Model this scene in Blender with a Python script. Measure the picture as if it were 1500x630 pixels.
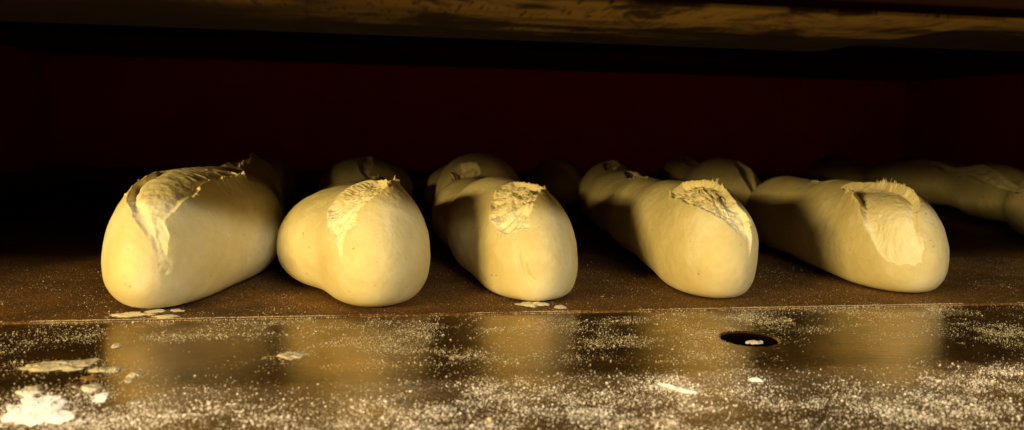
import bpy, bmesh, math
import numpy as np

S = bpy.context.scene
for o in list(bpy.data.objects): bpy.data.objects.remove(o)
COL = S.collection

# ------------------------------------------------------------------ camera
YAW, PITCH, ROLL, CAM_H = math.radians(9.6), math.radians(6.35), 0.02, 0.117
F = np.array([math.sin(YAW)*math.cos(PITCH), math.cos(YAW)*math.cos(PITCH), -math.sin(PITCH)])
R0 = np.array([math.cos(YAW), -math.sin(YAW), 0.0]); U0 = np.cross(R0, F)
CR = R0*math.cos(ROLL)+U0*math.sin(ROLL); CU = -R0*math.sin(ROLL)+U0*math.cos(ROLL)
from mathutils import Matrix, Vector
cd = bpy.data.cameras.new('camera'); cam = bpy.data.objects.new('camera', cd); COL.objects.link(cam)
M = Matrix.Identity(4)
for i in range(3):
    M[i][0] = CR[i]; M[i][1] = CU[i]; M[i][2] = -F[i]
M[2][3] = CAM_H
cam.matrix_world = M
cd.sensor_width = 36.0; cd.lens = 36.0*1177/1500; cd.clip_start = 0.01; cd.clip_end = 50
cd.dof.use_dof = True; cd.dof.focus_distance = 0.56; cd.dof.aperture_fstop = 11.5
S.camera = cam

# ------------------------------------------------------------------ light
S.view_settings.view_transform = 'Standard'; S.view_settings.look = 'None'
S.view_settings.exposure = 0.0; S.view_settings.gamma = 1.0
W = bpy.data.worlds.new('World'); S.world = W; W.use_nodes = True
W.node_tree.nodes['Background'].inputs['Color'].default_value = (1.0, 0.52, 0.10, 1)
W.node_tree.nodes['Background'].inputs['Strength'].default_value = 0.11

def area(name, loc, target, sx, sy, energy, color):
    l = bpy.data.lights.new(name, 'AREA'); l.shape = 'RECTANGLE'; l.size = sx; l.size_y = sy
    l.energy = energy; l.color = color
    o = bpy.data.objects.new(name, l); COL.objects.link(o); o.location = loc
    o.rotation_euler = (Vector(target)-Vector(loc)).to_track_quat('-Z', 'Y').to_euler()
    return o
# warm bulb in front of the oven, low on the left
area('bulb_light', (-0.85, -0.27, 0.268), (0.16, 0.60, 0.05), 0.36, 0.09, 16.5, (1.0, 0.69, 0.21))
# strip lamp on the bakery ceiling, almost above the sill
area('strip_light', (0.15, -0.62, 1.50), (0.10, 0.30, 0.0), 1.3, 0.06, 46.0, (1.0, 0.92, 0.76))
# second strip farther off in the room: its light slips under the lintel
area('room_light', (0.45, -0.92, 0.59), (0.15, 0.55, 0.04), 0.7, 0.05, 12.0, (1.0, 0.88, 0.58))
# unseen red lamp, added to lift the dark back wall to a dull red
area('red_fill_light', (0.35, 1.52, 0.155), (0.35, 2.05, 0.165), 2.0, 0.02, 0.05, (1.0, 0.04, 0.002))

# ------------------------------------------------------------------ helpers
def props(o, label=None, cat=None, group=None, kind=None):
    if label: o['label'] = label
    if cat: o['category'] = cat
    if group: o['group'] = group
    if kind: o['kind'] = kind
    return o
def mesh_np(name, V, faces, mat, smooth=True, parent=None):
    """faces: (n,4) or (n,3) int array"""
    me = bpy.data.meshes.new(name); V = np.asarray(V, np.float32); faces = np.asarray(faces, np.int32)
    n, k = faces.shape
    me.vertices.add(len(V)); me.vertices.foreach_set('co', V.ravel())
    me.loops.add(n*k); me.loops.foreach_set('vertex_index', faces.ravel())
    me.polygons.add(n); me.polygons.foreach_set('loop_start', np.arange(0, n*k, k, dtype=np.int32))
    me.polygons.foreach_set('loop_total', np.full(n, k, np.int32))
    me.polygons.foreach_set('use_smooth', np.full(n, smooth))
    me.update(calc_edges=True); me.validate()
    if mat: me.materials.append(mat)
    o = bpy.data.objects.new(name, me); COL.objects.link(o)
    if parent: o.parent = parent
    return o
def box(name, x0, x1, y0, y1, z0, z1, mat, bev=0.0, parent=None):
    bm = bmesh.new(); bmesh.ops.create_cube(bm, size=1)
    for v in bm.verts:
        v.co = ((x0+x1)/2+v.co.x*(x1-x0), (y0+y1)/2+v.co.y*(y1-y0), (z0+z1)/2+v.co.z*(z1-z0))
    if bev: bmesh.ops.bevel(bm, geom=bm.edges[:], offset=bev, segments=2, affect='EDGES', profile=0.6)
    me = bpy.data.meshes.new(name); bm.to_mesh(me); bm.free(); me.materials.append(mat)
    o = bpy.data.objects.new(name, me); COL.objects.link(o)
    if parent: o.parent = parent
    return o
def _hash(ix, iy, iz, seed):
    h = (ix.astype(np.int64)*374761393 + iy.astype(np.int64)*668265263 + iz.astype(np.int64)*2147483647 + seed*1274126177) & 0xffffffff
    h = ((h ^ (h >> 13))*1274126177) & 0xffffffff
    h = ((h ^ (h >> 16))*2246822519) & 0xffffffff
    return ((h ^ (h >> 15)) & 0xffffff)/float(0xffffff)*2-1
def noise3(x, y, z, seed=0):
    x, y, z = np.broadcast_arrays(np.asarray(x, float), np.asarray(y, float), np.asarray(z, float))
    ix, iy, iz = np.floor(x), np.floor(y), np.floor(z); fx, fy, fz = x-ix, y-iy, z-iz
    fx, fy, fz = [f*f*f*(f*(f*6-15)+10) for f in (fx, fy, fz)]
    r = 0
    for a in (0, 1):
        for b in (0, 1):
            for c in (0, 1):
                w = (fx if a else 1-fx)*(fy if b else 1-fy)*(fz if c else 1-fz)
                r = r + w*_hash(ix+a, iy+b, iz+c, seed)
    return r
def fbm(x, y, z, seed=0, oct=3):
    r = 0; a = 1.0; f = 1.0
    for i in range(oct):
        r = r + a*noise3(x*f, y*f, z*f, seed+i*17); a *= 0.5; f *= 2.03
    return r
def sstep(a, b, x):
    t = np.clip((x-a)/(b-a), 0, 1); return t*t*(3-2*t)

# ------------------------------------------------------------------ materials
class NT:
    def __init__(s, name):
        s.m = bpy.data.materials.new(name); s.m.use_nodes = True; s.t = s.m.node_tree
        s.p = s.t.nodes['Principled BSDF']; s.out = s.t.nodes['Material Output']
        s.tc = s.t.nodes.new('ShaderNodeTexCoord')
    def n(s, typ, **kw):
        nd = s.t.nodes.new(typ)
        for k, v in kw.items():
            if k in nd.inputs: nd.inputs[k].default_value = v
            else: setattr(nd, k, v)
        return nd
    def l(s, a, b): s.t.links.new(a, b)
    def mapping(s, scale=(1, 1, 1), rot=(0, 0, 0)):
        mp = s.n('ShaderNodeMapping'); mp.inputs['Scale'].default_value = scale; mp.inputs['Rotation'].default_value = rot
        s.l(s.tc.outputs['Object'], mp.inputs['Vector']); return mp.outputs['Vector']
    def noise(s, scale, detail=4, rough=.55, vec=None, dist=0):
        nd = s.n('ShaderNodeTexNoise', Scale=scale, Detail=detail, Roughness=rough, Distortion=dist)
        s.l(vec if vec is not None else s.tc.outputs['Object'], nd.inputs['Vector']); return nd.outputs['Fac']
    def ramp(s, fac, stops):
        nd = s.n('ShaderNodeValToRGB'); e = nd.color_ramp.elements
        while len(e) < len(stops): e.new(0.5)
        for el, (p, c) in zip(e, stops):
            el.position = p; el.color = c if len(c) == 4 else (*c, 1)
        s.l(fac, nd.inputs['Fac']); return nd.outputs['Color']
    def mix(s, fac, a, b, mode='MIX'):
        nd = s.n('ShaderNodeMix', data_type='RGBA', blend_type=mode)
        for src, i in ((fac, 0), (a, 6), (b, 7)):
            if isinstance(src, (int, float)): nd.inputs[i].default_value = src
            elif isinstance(src, tuple): nd.inputs[i].default_value = src if len(src) == 4 else (*src, 1)
            else: s.l(src, nd.inputs[i])
        return nd.outputs[2]
    def math(s, op, a, b=0.0):
        nd = s.n('ShaderNodeMath', operation=op)
        for i, v in enumerate((a, b)):
            if isinstance(v, (int, float)): nd.inputs[i].default_value = v
            else: s.l(v, nd.inputs[i])
        return nd.outputs[0]
    def bump(s, h, strength, dist=0.001, prev=None):
        nd = s.n('ShaderNodeBump', Strength=strength, Distance=dist); s.l(h, nd.inputs['Height'])
        if prev is not None: s.l(prev, nd.inputs['Normal'])
        return nd.outputs['Normal']
    def set(s, **kw):
        for k, v in kw.items():
            i = s.p.inputs[k.replace('_', ' ')]
            if isinstance(v, (int, float)): i.default_value = v
            elif isinstance(v, tuple): i.default_value = v if len(v) in (4,) or i.type == 'VECTOR' else (*v, 1)
            else: s.l(v, i)
G3 = lambda v: (v, v, v)
def m_crust():
    t = NT('dough_skin')
    big = t.noise(16, 3); fine = t.noise(150, 5, .65); pores = t.noise(420, 2, .5)
    c = t.mix(t.ramp(big, [(.35, G3(0)), (.7, G3(1))]), (.74, .65, .37), (.82, .75, .49))
    c = t.mix(t.ramp(fine, [(.45, G3(0)), (.75, G3(.45))]), c, (.66, .54, .29))
    dust = t.noise(38, 6, .7)
    c = t.mix(t.ramp(dust, [(.50, G3(0)), (.68, G3(.70))]), c, (.92, .88, .72))
    # small dark specks of bran and flour burnt on
    sp = t.noise(230, 1, .4)
    c = t.mix(t.ramp(sp, [(.74, G3(0)), (.80, G3(.6))]), c, (.36, .24, .10))
    h = t.math('ADD', t.math('MULTIPLY', fine, .9), t.math('MULTIPLY', pores, .35))
    n = t.bump(big, .25, .004); n = t.bump(h, .30, .0014, n)
    t.set(Base_Color=c, Roughness=t.ramp(fine, [(.3, G3(.46)), (.7, G3(.64))]), Normal=n, Specular_IOR_Level=.4,
          Subsurface_Weight=.16, Subsurface_Scale=.006, Subsurface_Radius=(1.0, .55, .25))
    return t.m
def m_crumb():
    t = NT('torn_dough')
    fine = t.noise(300, 5, .65); mid = t.noise(90, 4, .6)
    c = t.mix(t.ramp(mid, [(.35, G3(0)), (.7, G3(1))]), (.88, .80, .56), (.95, .89, .70))
    n = t.bump(mid, .2, .002); n = t.bump(fine, .3, .001, n)
    t.set(Base_Color=c, Roughness=.72, Normal=n, Specular_IOR_Level=.25, Subsurface_Weight=.15, Subsurface_Scale=.004,
          Subsurface_Radius=(1.0, .6, .3))
    return t.m
def m_deck():
    t = NT('baking_stone')
    a = t.noise(9, 5, .6); b = t.noise(70, 4, .6); g = t.noise(620, 2, .6)
    c = t.mix(t.ramp(a, [(.3, G3(0)), (.7, G3(1))]), (.038, .014, .002), (.20, .080, .010))
    c = t.mix(t.ramp(b, [(.45, G3(0)), (.7, G3(.6))]), c, (.05, .026, .012))
    c = t.mix(t.math('MULTIPLY', t.ramp(g, [(.52, G3(0)), (.66, G3(1))]), t.ramp(a, [(.35, G3(.2)), (.65, G3(.85))])), c, (.50, .33, .11))
    n = t.bump(b, .4, .001); n = t.bump(g, .5, .0006, n)
    t.set(Base_Color=c, Roughness=.78, Normal=n, Specular_IOR_Level=.3)
    return t.m
def m_sill():
    t = NT('worn_steel')
    v = t.mapping((3.0, 40, 1), (0, 0, math.radians(72)))
    scr = t.noise(26, 4, .6, v); a = t.noise(12, 5, .6); b = t.noise(60, 4, .6); g = t.noise(800, 2, .6)
    c = t.mix(t.ramp(a, [(.35, G3(0)), (.7, G3(1))]), (.12, .060, .010), (.33, .18, .035))
    c = t.mix(t.ramp(b, [(.5, G3(0)), (.75, G3(.7))]), c, (.04, .024, .011))
    film = t.math('MULTIPLY', t.ramp(g, [(.48, G3(0)), (.68, G3(1))]), t.ramp(t.noise(22, 6, .65), [(.34, G3(.08)), (.66, G3(.62))]))
    sy = t.n('ShaderNodeSeparateXYZ'); t.l(t.tc.outputs['Object'], sy.inputs[0])
    film = t.math('MULTIPLY', film, t.ramp(t.math('ADD', sy.outputs[1], t.math('MULTIPLY', a, .05)), [(.375, G3(1)), (.40, G3(.5))]))   # more dust near the front edge
    c2 = t.mix(film, c, (.62, .54, .42))
    inv = t.math('SUBTRACT', 1.0, film)
    t.set(Base_Color=c2, Metallic=t.math('MULTIPLY', inv, .75),
          Roughness=t.math('ADD', t.math('MULTIPLY', scr, .22), t.math('ADD', .06, t.math('MULTIPLY', a, .14))),
          Normal=t.bump(scr, .10, .0006))
    return t.m
def m_flour(name='flour', col=(.86, .80, .68)):
    t = NT(name)
    f = t.noise(500, 4, .6)
    t.set(Base_Color=t.mix(f, tuple(x*.86 for x in col), col), Roughness=.95, Specular_IOR_Level=.1, Normal=t.bump(t.noise(260, 5, .65), .7, .0012))
    return t.m
def m_plate():
    t = NT('grimy_plate')
    v = t.mapping((1, .75, 1), (0, 0, math.radians(6)))
    a = t.noise(24, 7, .66, v, .9); b = t.noise(6, 4, .6); v2 = t.mapping((40, 4, 1), (0, 0, math.radians(-38)))
    s = t.noise(14, 3, .5, v2)
    c = t.mix(t.ramp(b, [(.3, G3(0)), (.7, G3(1))]), (.20, .145, .042), (.30, .22, .07))
    c = t.mix(t.ramp(a, [(.47, G3(0)), (.56, G3(.94))]), c, (.02, .010, .004))
    c = t.mix(t.ramp(s, [(.60, G3(0)), (.64, G3(.9))]), c, (.03, .015, .006))
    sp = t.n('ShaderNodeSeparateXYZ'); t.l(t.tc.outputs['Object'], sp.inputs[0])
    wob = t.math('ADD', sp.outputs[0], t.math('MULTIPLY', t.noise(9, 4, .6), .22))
    c = t.mix(t.ramp(wob, [(.02, G3(.96)), (.19, G3(0))]), c, (.012, .006, .003))      # light fading out over the left end, painted dark
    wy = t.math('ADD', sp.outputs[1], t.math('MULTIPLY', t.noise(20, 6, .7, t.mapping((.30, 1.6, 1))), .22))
    c = t.mix(t.ramp(wy, [(.415, G3(0)), (.468, G3(.97))]), c, (.004, .002, .001))     # fall-off of the light towards the rear roll, painted too
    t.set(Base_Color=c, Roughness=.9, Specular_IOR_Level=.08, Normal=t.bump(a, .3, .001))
    return t.m
def m_soot(name, col, rough=.85, spec=.2):
    t = NT(name)
    a = t.noise(8, 5, .6); b = t.noise(90, 4, .6)
    c = t.mix(a, tuple(x*.6 for x in col), col)
    t.set(Base_Color=c, Roughness=rough, Normal=t.bump(b, .4, .001), Specular_IOR_Level=spec)
    return t.m
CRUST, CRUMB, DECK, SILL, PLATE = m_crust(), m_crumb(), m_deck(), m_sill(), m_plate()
FLOUR = m_flour()
SOOT = m_soot('sooty_firebrick', (.70, .06, .02)); DARK = m_soot('burnt_enamel_hole_shade', (.008, .003, .0015), 1.0, 0.0)

# ------------------------------------------------------------------ the oven chamber
X0, X1, YB = -0.75, 1.45, 2.05
SEAM = 0.489
props(box('floor', X0, X1, SEAM, YB, -0.05, 0.0, DECK, .0012), kind='structure')
props(box('back_wall', X0, X1, YB, YB+.05, -.05, .26, SOOT), kind='structure')
props(box('ceiling', X0-.05, X1+.05, .43, YB+.05, .26, .30, m_soot('sooty_ceiling', (.10, .012, .005))), kind='structure')
props(box('left_wall', X0-.05, X0, .43, YB, -.05, .26, SOOT), kind='structure')
props(box('right_wall', X1, X1+.05, .43, YB, -.05, .26, SOOT), kind='structure')

props(box('left_light_block', X0-.05, -.33, .52, .58, -.0005, .26, SOOT), kind='structure')  # unseen block, added to keep the bulb off the leftmost loaf's rear
# the sill: one steel plate with a round countersunk hole
HX, HY, HR = 0.2095, 0.4190, 0.0150
def sill():
    x0, x1, y0, y1, zt, zb = -.8, X1, 0.05, SEAM-.0012, -0.001, -0.02
    n = 64; q = 0.032
    bm = bmesh.new()
    def v(x, y, z): return bm.verts.new((x, y, z))
    xs = [x0, HX-q, HX+q, x1]; ys = [y0, HY-q, HY+q, y1]
    g = [[v(x, y, zt) for y in ys] for x in xs]
    for i in range(3):
        for j in range(3):
            if (i, j) == (1, 1): continue
            bm.faces.new((g[i][j], g[i+1][j], g[i+1][j+1], g[i][j+1]))
    def sq(a):
        c, s = math.cos(a), math.sin(a); m = max(abs(c), abs(s)); return HX+q*c/m, HY+q*s/m
    rings = []
    ang = [2*math.pi*k/n for k in range(n)]
    corner = {n//8: g[2][2], 3*n//8: g[1][2], 5*n//8: g[1][1], 7*n//8: g[2][1]}
    outer = [corner[k] if k in corner else v(*sq(a), zt) for k, a in enumerate(ang)]
    rings.append(outer)
    for r, z in ((HR+.0030, zt), (HR+.0022, zt-.0001), (HR+.0008, zt-.0009), (HR, zt-.0012), (HR-.0003, zt-.0024), (HR-.0004, zt-.012)):
        rings.append([v(HX+r*math.cos(a), HY+r*math.sin(a), z) for a in ang])
    for A, B in zip(rings, rings[1:]):
        for k in range(n):
            f = bm.faces.new((A[k], A[(k+1) % n], B[(k+1) % n], B[k])); f.smooth = A is not rings[0]
    # underside, front lip and sides
    b = [v(x, y, zb) for x, y in ((x0, y0), (x1, y0), (x1, y1), (x0, y1))]
    t = [g[0][0], g[3][0], g[3][3], g[0][3]]
    for k in range(4): bm.faces.new((t[k], b[k], b[(k+1) % 4], t[(k+1) % 4]))
    bm.faces.new(b[::-1])
    bmesh.ops.recalc_face_normals(bm, faces=bm.faces[:])
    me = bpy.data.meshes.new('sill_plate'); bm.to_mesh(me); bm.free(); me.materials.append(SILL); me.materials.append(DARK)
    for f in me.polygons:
        if f.center.z < zt-.0008 and f.center.z > zb+.002 and (f.center.x-HX)**2+(f.center.y-HY)**2 < .0004: f.material_index = 1  # hole wall painted near black to stand for the shade inside
    o = bpy.data.objects.new('sill_plate', me); COL.objects.link(o)
    props(o, 'dark worn steel sill dusted with flour along the front of the oven', 'metal plate')
    # the plug at the bottom of the hole, its shade put into the colour
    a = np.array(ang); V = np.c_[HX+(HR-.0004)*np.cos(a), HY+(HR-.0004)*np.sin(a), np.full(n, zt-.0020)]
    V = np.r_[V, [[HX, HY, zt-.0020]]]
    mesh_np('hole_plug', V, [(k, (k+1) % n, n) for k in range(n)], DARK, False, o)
sill()
# lintel above the mouth: a grimy plate seen from below, a second one to its right
LE, LZ = 0.2755, 0.160
lin = bpy.data.objects.new('lintel', None); COL.objects.link(lin); lin.location = (0, LE, LZ)
props(lin, 'grimy scratched metal lintel above the oven mouth', 'lintel')
def child(o):
    o.parent = lin; o.matrix_parent_inverse = lin.matrix_world.inverted() if False else Matrix.Translation((0, -LE, -LZ)); return o
def bent_plate(name, x0, x1, y0, z0, r):
    # flat strip, its rear edge rolled up into the chamber
    prof = [(y0, z0)]+[(y0+.130+r*math.sin(a), z0+r*(1-math.cos(a))) for a in np.linspace(0, math.pi/2, 20)]+[(y0+.130+r, .2595)]
    prof = prof+[(y-.003, z+.004) if i else (y, z+.004) for i, (y, z) in reversed(list(enumerate(prof)))][1:]
    n = len(prof); V = [(x0, y, z) for y, z in prof]+[(x1, y, z) for y, z in prof]
    bm = bmesh.new(); vs = [bm.verts.new(v) for v in V]
    for k in range(n): bm.faces.new((vs[k], vs[(k+1) % n], vs[n+(k+1) % n], vs[n+k])).smooth = True
    bm.faces.new(vs[:n][::-1]); bm.faces.new(vs[n:]); bmesh.ops.recalc_face_normals(bm, faces=bm.faces[:])
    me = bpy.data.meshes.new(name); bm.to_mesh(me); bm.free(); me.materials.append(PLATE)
    me.set_sharp_from_angle(angle=math.radians(40))
    o = bpy.data.objects.new(name, me); COL.objects.link(o); return o
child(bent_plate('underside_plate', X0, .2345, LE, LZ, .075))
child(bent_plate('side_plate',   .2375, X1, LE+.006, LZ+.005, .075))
child(box('front_panel', X0, X1, LE-.020, LE-.0005, LZ+.001, LZ+.32, DARK, .001))

# ---- loaf surface: smooth union of ellipsoids, sampled along a capsule spine ----
def field(P, B, k=9.0):
    # B rows: a, c, z, ra, rc, rz  (local loaf frame: a backwards along the loaf, c to the right, z up)
    acc = None
    for a, c, z, ra, rc, rz in B:
        q = ((P[..., 0]-a)/ra)**2 + ((P[..., 1]-c)/rc)**2 + ((P[..., 2]-z)/rz)**2
        e = np.exp(-k*(np.sqrt(q)-1)*0.5)
        acc = e if acc is None else acc+e
    return acc-1.0            # >0 inside
def loaf_points(B, U, V, iters=26, rmax=0.16, k=9.0):
    """U in 0..3 along the loaf (0-1 front cap, 1-2 body, 2-3 rear cap), V angle around (0 = right, pi/2 = top)."""
    B = np.asarray(B, float)
    A = B[0, :3].copy(); E = B[-1, :3].copy()
    n = len(B)
    t = np.clip(U-1, 0, 1)
    # spine follows the blob centres
    ts = np.linspace(0, 1, n)
    S = np.stack([np.interp(t, ts, B[:, i]) for i in range(3)], -1)
    phi = np.where(U < 1, (1-U)*math.pi/2, np.where(U > 2, -(U-2)*math.pi/2, 0))
    ax = E-A; ax[2] = 0; ax /= np.linalg.norm(ax)
    side = np.array([-ax[1], ax[0], 0.0]); 
    if side[1] < 0: side = -side
    up = np.array([0, 0, 1.0])
    D = (-np.sin(phi))[..., None]*ax + np.cos(phi)[..., None]*(np.cos(V)[..., None]*side+np.sin(V)[..., None]*up)
    lo = np.zeros(U.shape); hi = np.full(U.shape, rmax)
    for _ in range(iters):
        m = (lo+hi)/2
        ins = field(S+D*m[..., None], B, k) > 0
        lo = np.where(ins, m, lo); hi = np.where(ins, hi, m)
    P = S+D*lo[..., None]
    z = P[..., 2]; w = 0.006                      # the bottom settles flat on the deck
    zz = w*np.logaddexp(0, z/w)
    P[..., 2] = np.where(z > 6*w, z, zz) - w*0.02
    return P
def to_world(P, x, y, h):
    """h: heading of the loaf's length, degrees clockwise from +Y (into the oven)."""
    s, c = math.sin(math.radians(h)), math.cos(math.radians(h))
    Q = P.copy()
    Q[..., 0] = x + P[..., 0]*s + P[..., 1]*c
    Q[..., 1] = y + P[..., 0]*c - P[..., 1]*s
    return Q
def chart(B, U, V):
    """metric-ish surface chart: s along the loaf from its front tip, t across the top (right positive)."""
    B = np.asarray(B, float)
    L = float(np.hypot(*(B[-1, :2]-B[0, :2])))
    R = 0.048
    s = np.where(U < 1, U*R*1.571, np.where(U < 2, R*1.571+(U-1)*L, R*1.571+L+(U-2)*R*1.571))
    w = np.where(U < 1, np.sin(np.clip(U, 0, 1)*math.pi/2), np.where(U > 2, np.sin(np.clip(3-U, 0, 1)*math.pi/2), 1.0))
    return s, (math.pi/2-V)*R*w

# ------------------------------------------------------------------ the loaves
def poly_sd(s, t, P):
    """signed distance to a closed outline (positive inside) and the lip height of the nearest edge"""
    P = np.asarray(P, float); n = len(P)
    d2 = np.full(s.shape, 1e9); rim = np.zeros(s.shape); dw = np.zeros(s.shape); ins = np.zeros(s.shape, bool); side = np.zeros(s.shape)
    for i in range(n):
        a, b = P[i], P[(i+1) % n]
        ex, ey = b[0]-a[0], b[1]-a[1]
        q = np.clip(((s-a[0])*ex+(t-a[1])*ey)/(ex*ex+ey*ey+1e-12), 0, 1)
        dd = (s-a[0]-q*ex)**2+(t-a[1]-q*ey)**2
        m = dd < d2
        d2 = np.where(m, dd, d2); rim = np.where(m, a[2]+q*(b[2]-a[2]), rim); dw = np.where(m, a[3]+q*(b[3]-a[3]), dw)
        c = ((a[1] > t) != (b[1] > t)) & (s < (b[0]-a[0])*(t-a[1])/((b[1]-a[1]) if abs(b[1]-a[1]) > 1e-12 else 1e-12)+a[0])
        ins ^= c
    d = np.sqrt(d2)
    return np.where(ins, d, -d), rim, dw
def grid_normals(P):
    du = np.empty_like(P); du[1:-1] = P[2:]-P[:-2]; du[0] = P[1]-P[0]; du[-1] = P[-1]-P[-2]
    dv = np.roll(P, -1, 1)-np.roll(P, 1, 1)
    n = np.cross(du, dv); l = np.linalg.norm(n, axis=-1, keepdims=True); n = n/np.maximum(l, 1e-12)
    return n
def make_loaf(idx, x, y, h, B, tears, label, rows=(170, 480, 50), cols=(330, 70), k=9.0):
    B = np.asarray(B, float)
    r1, r2, r3 = rows
    body = np.linspace(0, 1, r2)**1.6+1             # more rows near the mouth, where one sees them
    u = np.concatenate([np.linspace(.01, 1, r1, endpoint=False)**.9, body, np.linspace(2, 2.985, r3)[1:]])
    v = np.concatenate([np.linspace(-.35, math.pi+.35, cols[0], endpoint=False), np.linspace(math.pi+.35, 2*math.pi-.35, cols[1], endpoint=False)])
    U, V = np.meshgrid(u, v, indexing='ij')
    P = loaf_points(B, U, V, iters=24, k=k)
    s, t = chart(B, U, V)
    N = grid_normals(P)
    out = np.sign((N*(P-P.mean(1, keepdims=True))).sum(-1).mean()); N = N*out
    X, Y, Z = P[..., 0], P[..., 1], P[..., 2]
    # hand-shaped unevenness
    lump = 0.0015*fbm(X*19, Y*20, Z*20, 11+idx, 2)+0.00022*fbm(X*120, Y*120, Z*120, 31+idx, 3)
    top = sstep(.004, .02, Z)
    disp = lump*top
    Pu = np.gradient(P, axis=0); Pv = (np.roll(P, -1, 1)-np.roll(P, 1, 1))/2
    E_, F_, G_ = (Pu*Pu).sum(-1), (Pu*Pv).sum(-1), (Pv*Pv).sum(-1); det = np.maximum(E_*G_-F_*F_, 1e-18)
    slide = np.zeros_like(P)
    inside = np.zeros(U.shape, int)
    for ti, T in enumerate(tears):
        poly, D, style = [(*q, T.get('wall', 3.0))[:4] for q in T['poly']], T.get('depth', .005), T.get('style', 'fibre')
        rag = 0.0006*fbm(s*260, t*260, 0*s, 51+idx+ti, 2)+0.0012*noise3(s*80, t*80, 0*s, 71+idx)
        d0, rim, dw = poly_sd(s, t, poly); d = d0+rag
        rim = rim*0.001; dw = dw*.001
        # lip: the cut skin curls up and over the gash, ending in a few uneven teeth
        do = np.minimum(d, 0)
        curl = rim*(.8+.35*noise3(s*55, t*55, 0*s, 90+idx))*np.exp(do/.0065)*.65
        tooth = np.clip(fbm(s*470, t*470, 0*s, 91+idx+ti, 3)-.12, 0, 1)*np.clip(.45+1.1*noise3(s*130, t*130, 0*s, 97+idx), .1, 1.5)
        lip = curl+np.minimum(rim, .0050)*1.15*tooth*np.exp(do/.0012)
        du = np.gradient(d0, axis=0); dv = (np.roll(d0, -1, 1)-np.roll(d0, 1, 1))/2
        gx = ((G_*du-F_*dv)/det)[..., None]*Pu+((E_*dv-F_*du)/det)[..., None]*Pv
        gx = gx/np.maximum(np.linalg.norm(gx, axis=-1, keepdims=True), 1e-9)
        over = np.exp(do/.0022)*np.exp(-np.maximum(d, 0)/.0006)*np.minimum(rim*.45, .0020)*sstep(-.02, -.0, d)
        slide = slide+gx*over[..., None]
        # inside: a torn wall, then the stretched crumb
        n2 = noise3(s*110, t*110, 0*s, 99+idx)
        wall = sstep(0, .0026+.0018*n2, d)
        core = sstep(.0005, T.get('flat', .012), d)
        if style == 'smooth':
            tex = .00035*fbm(s*110, t*60, 0*s, 120+idx, 2)+.00022*fbm(s*330, t*330, 0*s, 121+idx, 3)
        elif style == 'rough':
            tex = .0020*fbm(s*130, t*150, 0*s, 130+idx, 2)+.0004*fbm(s*500, t*600, 0*s, 131+idx, 2)
        else:
            w = .0035*noise3(s*90, t*90, 0*s, 140+idx)
            rid = 1-np.abs(fbm((s+w)*(300 if style == 'fibre' else 70), (t+w)*(70 if style == 'fibre' else 300), 0*s, 141+idx, 3))
            tex = .0022*(rid-.6)+.0004*fbm(s*420, t*420, 0*s, 142+idx, 2)
        Dc = D+(T.get('back', D)-D)*sstep(.025, .085, s)
        ins = -(dw*wall*(1-core)+Dc*core)+tex*sstep(.0001, .0018, d)
        disp = disp+np.where(d > 0, lip*np.exp(-np.maximum(d, 0)/.0007)+ins, lip)
        inside = np.where(d > 0, ti+1, inside)
    for bx, by, ln, wd, dep in getattr(make_loaf, 'marks', {}).get(idx, []):   # creases and pocks in the skin
        q = ((s-bx)/ln)**2+((t-by)/wd)**2
        disp = disp-dep*np.exp(-q)*(1+.8*fbm(s*300, t*300, 0*s, 160, 2))
    P = P+N*disp[..., None]+slide
    P[..., 2] = np.maximum(P[..., 2], .0002)
    P = to_world(P, x, y, h)
    nu, nv = U.shape
    idx_ = np.arange(nu*nv).reshape(nu, nv)
    a = idx_[:-1]; b = idx_[1:]
    Q = np.stack([a, np.roll(a, -1, 1), np.roll(b, -1, 1), b], -1).reshape(-1, 4)
    if out < 0: pass
    ro = np.roll(inside, -1, 1)
    fid = np.minimum(np.minimum(inside[:-1], inside[1:]), np.minimum(ro[:-1], ro[1:])).reshape(-1); fin = fid > 0
    Vw = P.reshape(-1, 3)
    org = np.array([x, y, 0.0]); Vw = Vw-org
    # orientation: make normals point outwards
    c = Vw.mean(0); f0 = Q[len(Q)//3]
    def flip_needed():
        A, Bv, D_ = Vw[Q[:, 0]], Vw[Q[:, 1]], Vw[Q[:, 3]]
        nn = np.cross(Bv-A, D_-A); cent = np.repeat(P.mean(1, keepdims=True), nv, 1).reshape(-1, 3)[Q[:, 0]]-org
        return (nn*(A-cent)).sum() < 0
    if flip_needed(): Q = Q[:, ::-1]
    def sub(mask):
        q = Q[mask]; used, inv = np.unique(q, return_inverse=True); return Vw[used], inv.reshape(-1, 4)
    vv, q = sub(~fin)
    # close the two poles with small fans
    o = mesh_np('dough_loaf', vv, q, CRUST); o.location = org
    bm = bmesh.new(); bm.from_mesh(o.data)
    be = [e for e in bm.edges if e.is_boundary]
    ends = [e for e in be if all((vt.co-Vector(Vw[idx_[0, 0]])).length < .012 or (vt.co-Vector(Vw[idx_[-1, 0]])).length < .012 for vt in e.verts)]
    if ends:
        try: bmesh.ops.holes_fill(bm, edges=ends, sides=0)
        except Exception: pass
    for f in bm.faces: f.smooth = True
    bm.to_mesh(o.data); bm.free()
    props(o, label, 'bread loaf', 'dough loaves lying side by side in the oven')
    for ti in range(1, len(tears)+1):
        if (fid == ti).any():
            vv, q = sub(fid == ti); mesh_np('torn_score', vv, q, CRUMB, True, o)
    return o

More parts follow.
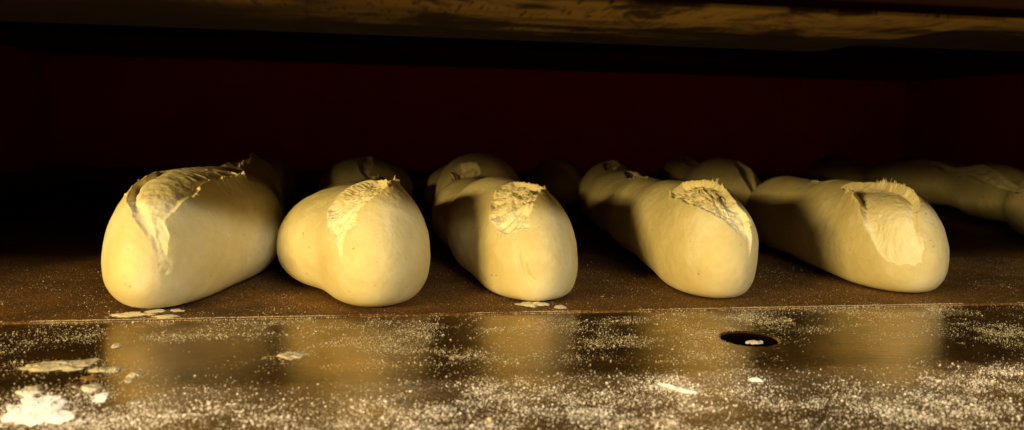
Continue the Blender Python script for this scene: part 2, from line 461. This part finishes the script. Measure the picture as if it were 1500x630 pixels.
LOAF = {   # x, y, heading, swellings of the loaf: a, c, z and their half sizes
 1: (-0.1408, 0.5169, 3.02, [(0.0475, 0.0049, 0.0300, 0.0768, 0.0370, 0.0495), (0.1055, 0.0220, 0.0360, 0.0700, 0.0425, 0.0440), (0.2000, 0.0120, 0.0320, 0.0750, 0.0370, 0.0460), (0.4000, -0.0205, 0.0357, 0.0879, 0.0332, 0.0420), (0.5781, -0.0309, 0.0296, 0.0966, 0.0304, 0.0420)], 9.0),
 2: (-0.0105, 0.4963, 1.71, [(0.0460, 0.0085, 0.0300, 0.0580, 0.0355, 0.0475), (0.1000, -0.0130, 0.0300, 0.0680, 0.0505, 0.0405), (0.2100, -0.0180, 0.0280, 0.1000, 0.0440, 0.0370), (0.4102, -0.0028, 0.0208, 0.1021, 0.0349, 0.0353), (0.5748, -0.0202, 0.0299, 0.0941, 0.0603, 0.0428)], 12),
 3: (0.1013, 0.5224, 1.37, [(0.0443, 0.0049, 0.0213, 0.0629, 0.0348, 0.0505), (0.1097, -0.0092, 0.0338, 0.0683, 0.0391, 0.0415), (0.2412, -0.0140, 0.0290, 0.1100, 0.0410, 0.0370), (0.4060, 0.0059, 0.0370, 0.0969, 0.0496, 0.0491), (0.5649, -0.0033, 0.0206, 0.0907, 0.0478, 0.0443)], 9.0),
 4: (0.2368, 0.5201, 6.15, [(0.0347, -0.0020, 0.0267, 0.0587, 0.0324, 0.0479), (0.1011, -0.0040, 0.0340, 0.0720, 0.0360, 0.0405), (0.2061, -0.0040, 0.0300, 0.0950, 0.0365, 0.0385), (0.3339, -0.0020, 0.0300, 0.0950, 0.0385, 0.0380), (0.4519, 0.0030, 0.0310, 0.0895, 0.0370, 0.0425), (0.6150, -0.0450, 0.0300, 0.0900, 0.0400, 0.0410)], 9.0),
 5: (0.3763, 0.5220, 6.67, [(0.0405, 0.0101, 0.0268, 0.0557, 0.0340, 0.0479), (0.1104, 0.0103, 0.0275, 0.0856, 0.0380, 0.0465), (0.2156, 0.0033, 0.0308, 0.0815, 0.0338, 0.0408), (0.4151, -0.0045, 0.0349, 0.0980, 0.0412, 0.0469), (0.5765, -0.0119, 0.0291, 0.0958, 0.0305, 0.0482)], 9.0),
 6: (0.6694, 0.5604, 14.77, [(0.0456, 0.0101, 0.0264, 0.0535, 0.0319, 0.0457), (0.1175, 0.0157, 0.0250, 0.0590, 0.0601, 0.0423), (0.2141, 0.0181, 0.0306, 0.1003, 0.0386, 0.0437), (0.4053, 0.0343, 0.0401, 0.1139, 0.0302, 0.0386), (0.5788, 0.0122, 0.0456, 0.1046, 0.0738, 0.0355), (0.7800, -0.0500, 0.0320, 0.1100, 0.0440, 0.0430)], 9.0),
}
CLUMPS = [   # position, width, depth, thickness, turn, label
 ((-0.1345, 0.3393), 0.0213, 0.0335, 0.0022, 0.35, 'largest white flour patch at the bottom left corner of the sill'),
 ((-0.1475, 0.4022), 0.0258, 0.0146, 0.0012, 0.1, 'long thin white flour streak behind the largest flour patch'),
 ((-0.1284, 0.3938), 0.0081, 0.0070, 0.0012, 0.1, 'thin white flour sliver between the long streak and a round dab'),
 ((-0.1216, 0.3931), 0.0044, 0.0093, 0.0014, 0, 'small bright flour dab right of the thin sliver'),
 ((-0.1477, 0.3652), 0.0085, 0.0142, 0.0016, 0.5, 'slanted oval flour clump just behind the largest flour patch'),
 ((-0.1234, 0.3672), 0.0081, 0.0102, 0.0014, 0.1, 'oval flour clump in front of the brown crumb'),
 ((-0.1102, 0.3835), 0.0046, 0.0099, 0.0014, -0.2, 'upper small oval flour clump right of the brown crumb'),
 ((-0.1105, 0.3755), 0.0033, 0.0063, 0.0012, 0.1, 'smallest oval flour clump just below another right of the brown crumb'),
 ((-0.1282, 0.3803), 0.0078, 0.0076, 0.0012, 0, 'flat brown crumb among the white flour clumps on the left'),
 ((-0.1152, 0.3537), 0.0056, 0.0104, 0.0012, 0.3, 'faint round flour clump below the oval clump on the left'),
 ((-0.0433, 0.4094), 0.0116, 0.0125, 0.0014, 0.15, 'lone broken flour flake on the sill in front of the gap between two left loaves'),
 ((-0.1435, 0.5020), 0.0205, 0.0111, 0.001, 0.0, 'long flat flour flake in front of the leftmost loaf'),
 ((-0.1328, 0.5100), 0.0097, 0.0096, 0.001, 0.0, 'short flour flake nearest the foot of the leftmost loaf'),
 ((-0.1237, 0.4951), 0.0141, 0.0090, 0.001, 0.0, 'flat flour flake touching the seam by the leftmost loaf'),
 ((-0.1211, 0.5109), 0.0065, 0.0077, 0.001, 0.0, 'smallest flour flake beside the foot of the leftmost loaf'),
 ((0.1022, 0.5106), 0.0200, 0.0143, 0.0014, 0.0, 'ragged flour spill at the foot of the middle loaf'),
 ((0.1185, 0.5013), 0.0081, 0.0080, 0.001, 0.0, 'small flour flake right of the spill at the middle loaf'),
 ((0.1342, 0.3380), 0.0054, 0.0199, 0.0016, 0.6, 'single tilted flour flake on the front of the sill, right of middle'),
 ((0.1776, 0.3465), 0.0053, 0.0066, 0.0012, 0.0, 'small flour clump in front of the round hole'),
 ((0.0446, 0.3099), 0.0019, 0.0046, 0.0012, 0.0, 'tiny yellow crumb at the bottom edge near the middle'),
 ((-0.1337, 0.4359), 0.0048, 0.0085, 0.001, 0.3, 'faint flour dab on the sill in front of the leftmost loaf'),
]
# ------------------------------------------------------------------ the six loaves in view (tear outlines in loaf chart metres, lip height in mm)
LABELS = {
 1: 'leftmost pale loaf with a wide smooth split down its front',
 2: 'rounded two-lobed pale loaf with a narrow fibrous split, second from left',
 3: 'pale loaf with a short rough crumbly split, beside the flour spill at mid deck',
 4: 'slim pale loaf with a long slanting split near the round hole',
 5: 'broad pale loaf with a deep wide two-lipped split, rightmost of the front row',
 6: 'dim loaf running out of the frame behind the front row on the right',
}
G = lambda s0, t0, ln, w, r0=2, r1=4: [(s0, t0-w*.2, .5), (s0+ln*.25, t0-w, r0), (s0+ln*.6, t0-w*.9, r0), (s0+ln, t0+w*.3, 1), (s0+ln*.8, t0+w, r1), (s0+ln*.4, t0+w*.9, r1)]
TEARS = {   # outline points: s, t, lip height mm, wall depth mm
 1: [dict(poly=[(.0093,.0156,.1,0),(.0084,.0086,.3,.3),(.0201,.0063,1.2,1.5),(.0275,.0098,1.2,1.5),(.0452,.0175,1.5,1.5),(.0679,.0219,4,2),(.095,.025,5,3),(.13,.027,6,3),(.16,.026,5,3),(.165,.016,1,1),(.12,.004,.6,1),(.085,-.006,.6,1),(.064,-.0112,4.5,4),(.0524,-.0165,6,3.5),(.0341,-.0138,4,3.5),(.0216,-.0074,1.5,3),(.0111,-.0005,.4,.5),(.0057,.0046,.1,0)], depth=.0002, style='smooth', flat=.0065),
     dict(poly=G(.27,-.005,.09,.012)), dict(poly=G(.39,-.012,.13,.018,5,5), style='rough')],
 2: [dict(poly=[(.0198,-.031,.1,1),(.0205,-.0245,.2,1.5),(.0251,-.021,.5,1.2),(.0270,-.0120,1,1.5),(.0353,-.0114,1.5,2),(.0395,-.004,3,3),(.0461,.0024,5,4),(.058,.0085,10,5),(.075,.0125,9,5),(.095,.013,4,4),(.105,.006,1,1),(.10,-.006,.6,.5),(.085,-.018,.5,.4),(.0756,-.028,.3,.4),(.066,-.0396,.1,.3),(.0473,-.0385,.1,.4),(.0305,-.0306,.1,1)], depth=.0015, back=.006, style='fibre', flat=.009),
     dict(poly=G(.355,-.014,.14,.020,5,6), style='rough'), dict(poly=G(.53,-.005,.07,.014))],
 3: [dict(poly=[(.0389,-.0286,.8,1.5),(.060,-.0385,.4,.8),(.0725,-.030,.4,1),(.098,-.0225,.5,1),(.115,-.0125,1,1.5),(.120,-.003,2.5,2),(.112,.008,4,4),(.092,.013,6,5),(.074,.012,4,4),(.0535,.0025,.8,1.5),(.038,-.004,.3,.5),(.0263,-.0061,.2,.4),(.026,-.015,.3,.8)], depth=.0035, style='rough', flat=.009),
     dict(poly=[(.375,-.0394,1),(.39,-.0379,4),(.42,-.0368,7),(.43,-.024,5),(.42,-.002,2),(.40,.006,1),(.385,-.003,1),(.375,-.0248,1)], style='rough', depth=.006, wall=5)],
 4: [dict(poly=[(.0087,.0082,.2,.5),(.0138,.0051,1.4,2),(.0201,-.0001,1.5,2),(.0317,-.0107,1.3,2),(.0578,-.0232,1.3,2),(.09,-.0269,1.5,2),(.115,-.0221,2.5,3),(.122,-.0107,4,4),(.105,.001,6,4),(.085,.007,6,4),(.0661,.0095,4,3),(.0503,.0085,1.5,2),(.0404,.0090,1.5,2),(.0340,.0108,5,3),(.0231,.0106,4,2)], depth=.0035, style='strand', flat=.009),
     dict(poly=G(.30,-.003,.13,.013,3,3)), dict(poly=G(.46,-.005,.11,.014))],
 5: [dict(poly=[(.026,-.0403,.1,.3),(.0341,-.0428,.3,1),(.0518,-.0407,1.2,3),(.0736,-.031,4,7),(.10,-.0245,5.5,9),(.125,-.022,5,9),(.175,-.018,.3,1),(.175,.004,.3,1),(.12,.008,5,5),(.10,.007,5,5),(.0742,.006,5,6),(.0596,.005,5,6),(.0458,.0042,3.5,6),(.0332,-.0015,2.5,5),(.021,-.0042,1.8,3),(.0080,-.0030,.5,1),(.0055,-.0080,.2,.4),(.0095,-.0200,.1,.2),(.0165,-.0290,.1,.2)], depth=.002, back=.0075, style='smooth', flat=.009),
     dict(poly=G(.21,.000,.10,.012,3,2)), dict(poly=G(.36,.004,.11,.016,3,4)), dict(poly=G(.51,-.005,.11,.014,4,3))],
 6: [dict(poly=[(0.6333,-.044,1),(0.5901,-.041,2),(0.5592,-.0426,2),(0.4940,-.0478,2.5),(0.4638,-.047,3),(0.3900,-.053,3),(0.3237,-.05,3),(0.3237,-.028,3),(0.4106,-.022,4),(0.4752,-.0159,4),(0.5503,-.0144,4),(0.6111,-.0107,3),(0.6366,-.028,1)], depth=.006, wall=5, style='rough')],
}
make_loaf.marks = {
 3: [(.012,-.017,.004,.002,.0012),(.008,-.012,.003,.0015,.0014),(.016,-.016,.003,.002,.0010)],
 1: [(.004,.012,.003,.004,.0012)],
}
for k in (1, 2, 3, 4, 5, 6):
    d = LOAF[k]
    make_loaf(k, d[0], d[1], d[2], d[3], TEARS[k], LABELS[k], rows=(170, 460, 50) if k < 6 else (60, 300, 50), k=d[4])

# ------------------------------------------------------------------ flour
rng = np.random.default_rng(5)
def dense(x, y):
    """how much flour lies at a point of the sill or deck, 0..1"""
    n1 = fbm(x*14, y*14, 0*x, 301, 4)*.5+.5
    n2 = fbm(x*45, y*60, 0*x, 302, 3)*.5+.5
    ang = math.radians(20); sx = x*math.cos(ang)+y*math.sin(ang); sy = -x*math.sin(ang)+y*math.cos(ang)
    brush = noise3(sx*12, sy*110, 0*x, 305)*.5+.5
    n3 = fbm(x*120, y*150, 0*x, 303, 2)*.5+.5
    d = .36*np.clip(n1*1.9-.45, 0.03, 1.2)*np.clip(n2*1.7-.25, .05, 1.2)*(.35+1.1*n3)
    d = d*(.45+1.1*brush*sstep(.30, .42, y))
    d = d*(1-.75*np.exp(-((y-.374)/.010)**2))
    d = d*(1+.9*sstep(.40, .33, y))+sstep(.385, .345, y)*(.04+.26*np.clip(n1*1.8-.5, 0, 1))*(.3+n3)
    for cx, cy, rx, ry, a in SPOTS:
        q = ((x-cx)/rx)**2+((y-cy)/ry)**2
        d = d+1.35*a*np.exp(-q)*np.clip(n2*1.6-.2, .1, 1.3)*(.4+n3)
    # wiped clean behind the hole and along the left
    for cx, cy, rx, ry, a in WIPED:
        q = ((x-cx)/rx)**2+((y-cy)/ry)**2
        d = d*(1-a*np.exp(-q))
    on_deck = y > SEAM
    for (px, py), w_, d_, h_, r_, l_ in CLUMPS:      # powder round every clump
        q = ((x-px)/(w_*.75))**2+((y-py)/(d_*.75))**2
        d = d+.9*np.exp(-q*.9)*n2
    d = np.where(on_deck, .32*d*np.exp(-(y-SEAM)/.10)+.02, d)
    d = np.where(np.abs(y-SEAM-.0007) < .0016, np.maximum(d, .7*sstep(.2, .6, n1)), d)
    d = np.where((x-HX)**2+(y-HY)**2 < (HR+.001)**2, 0, d)
    return np.clip(d, 0, 1)
SPOTS = [  # x, y, half sizes, amount
 (-.125, .325, .05, .022, .75), (.03, .400, .05, .018, .55), (.02, .325, .05, .020, .45), (.135, .415, .03, .02, .40), (.165, .385, .03, .014, .45),
 (.10, .31, .06, .02, .35), (.30, .335, .06, .016, .60), (.25, .30, .06, .02, .45), (-.10, .455, .05, .012, .35), (.17, .30, .06, .02, .30),
 (.06, .455, .05, .02, .30), (.16, .46, .05, .015, .30), (.24, .47, .04, .012, .35), (.36, .42, .05, .02, .25), (-.03, .47, .05, .012, .25), (.37,.47,.06,.012,.3)]
WIPED = [(-.15, .385, .05, .018, .9), (.225, .385, .035, .014, .9), (.27, .40, .05, .015, .75), (.09, .375, .05, .006, .6), (.10, .43, .02, .03, .5), (-.06, .40, .03, .02, .6),
         (.30, .43, .05, .03, .7), (-.24, .44, .06, .03, .5)]
def grains(n):
    y = rng.uniform(.245, .68, n); x = rng.uniform(-.32, .62, n)
    y[:n//40] = SEAM+.0006+rng.normal(0, .0007, n//40)      # powder caught in the seam
    keep = np.abs((x-.17*y)) < .02+.80*y
    x, y = x[keep], y[keep]
    p = dense(x, y); k = rng.random(len(x)) < p; x, y, p = x[k], y[k], p[k]
    r = np.exp(rng.normal(math.log(.000125), .50, len(x))); r = np.clip(r, .00006, .0007)
    r = r*np.where(y > SEAM, .8, 1)
    base = np.array([[1, 0, 0], [-1, 0, 0], [0, 1, 0], [0, -1, 0], [0, 0, .75], [0, 0, -.75]], float)
    tri = np.array([[0, 2, 4], [2, 1, 4], [1, 3, 4], [3, 0, 4], [2, 0, 5], [1, 2, 5], [3, 1, 5], [0, 3, 5]])
    m = len(x); a = rng.uniform(0, 6.28, m); el = rng.uniform(.7, 1.5, (m, 3)); jit = rng.uniform(.75, 1.25, (m, 6, 1))
    V = base[None]*jit*el[:, None]*r[:, None, None]
    c, s = np.cos(a)[:, None], np.sin(a)[:, None]
    Vx = V[..., 0]*c-V[..., 1]*s; Vy = V[..., 0]*s+V[..., 1]*c
    z0 = np.where(y > SEAM, 0, -.001)
    V = np.stack([Vx+x[:, None], Vy+y[:, None], V[..., 2]+(z0+r*.5)[:, None]], -1).reshape(-1, 3)
    Fc = (tri[None]+6*np.arange(m)[:, None, None]).reshape(-1, 3)
    print('grains', m)
    props(mesh_np('flour_dust', V, Fc, FLOUR, True), 'fine flour dust scattered over the steel sill and deck edge', 'flour', None, 'stuff')
grains(1200000)
def patch(px, w, d, h, rot, label, cat='flour clump', mat=None, name='flour_clump', seed=0, z=None, group='flour clumps on the sill and deck'):
    """a low dried lump of flour with a broken outline"""
    mat = mat or FLOUR
    nr, na = 16, 140
    rr = np.linspace(0, 1, nr)[1:, None]; aa = np.linspace(0, 2*math.pi, na, endpoint=False)[None]
    cx, cy = np.cos(aa), np.sin(aa)
    out = 1+.42*noise3(cx*1.6+seed*3.1, cy*1.6, 0*cx, 400+seed)+.14*noise3(cx*4, cy*4, 0*cx+seed, 401)+.05*noise3(cx*14, cy*14, 0*cx+seed, 402)
    out = 1+(out-1)*rr**1.5
    X = rr*out*cx*w/2; Y = rr*out*cy*d/2
    wx = fbm(X/w*7+seed, Y/d*7, 0*X, 411, 3); wy = fbm(X/w*7+seed, Y/d*7, 0*X, 412, 3)
    X = X+.09*w*wx; Y = Y+.11*d*wy
    Z = h*.75*(1-rr**4)*(.6+.5*fbm(X*220, Y*220, 0*X+seed, 405, 2)+.25*noise3(X*900, Y*900, 0*X, 406)) + 0*X
    Z[-1] = 0
    c, s = math.cos(rot), math.sin(rot)
    V = np.r_[[[0, 0, h*.8]], np.stack([X*c-Y*s, X*s+Y*c, np.maximum(Z, 0)], -1).reshape(-1, 3)]
    f = [(0, 1+k, 1+(k+1) % na, 1+(k+1) % na) for k in range(na)]
    tri = np.array([(0, 1+k, 1+(k+1) % na) for k in range(na)])
    Q = []
    for i in range(nr-2):
        b = 1+i*na; k = np.arange(na); k2 = (k+1) % na
        Q.append(np.c_[b+k, b+na+k, b+na+k2]); Q.append(np.c_[b+k, b+na+k2, b+k2])
    o = mesh_np(name, V, np.concatenate([tri]+Q), mat, True)
    o.location = (px[0], px[1], (-.0009 if px[1] < SEAM else .0001) if z is None else z)
    return props(o, label, cat, group)
CRUMBLE = m_flour('toasted_crumb', (.42, .24, .08)); YEL = m_flour('pale_crumb', (.80, .60, .25))
for i, (pos, w, d, h, rot, lab) in enumerate(CLUMPS):
    brown = lab.startswith('flat brown'); yel = lab.startswith('tiny yellow')
    patch(pos, w, d, h, rot, lab, 'crumb' if brown or yel else 'flour clump', CRUMBLE if brown else YEL if yel else None,
          'bread_crumb' if brown or yel else 'flour_clump', i, group=None if brown or yel else 'flour clumps on the sill and deck')
patch((HX+.002, HY-.002), .010, .006, .0022, .2, 'small white flour heap down inside the round hole', 'flour clump', None, 'flour_clump', 31, z=-.0030)
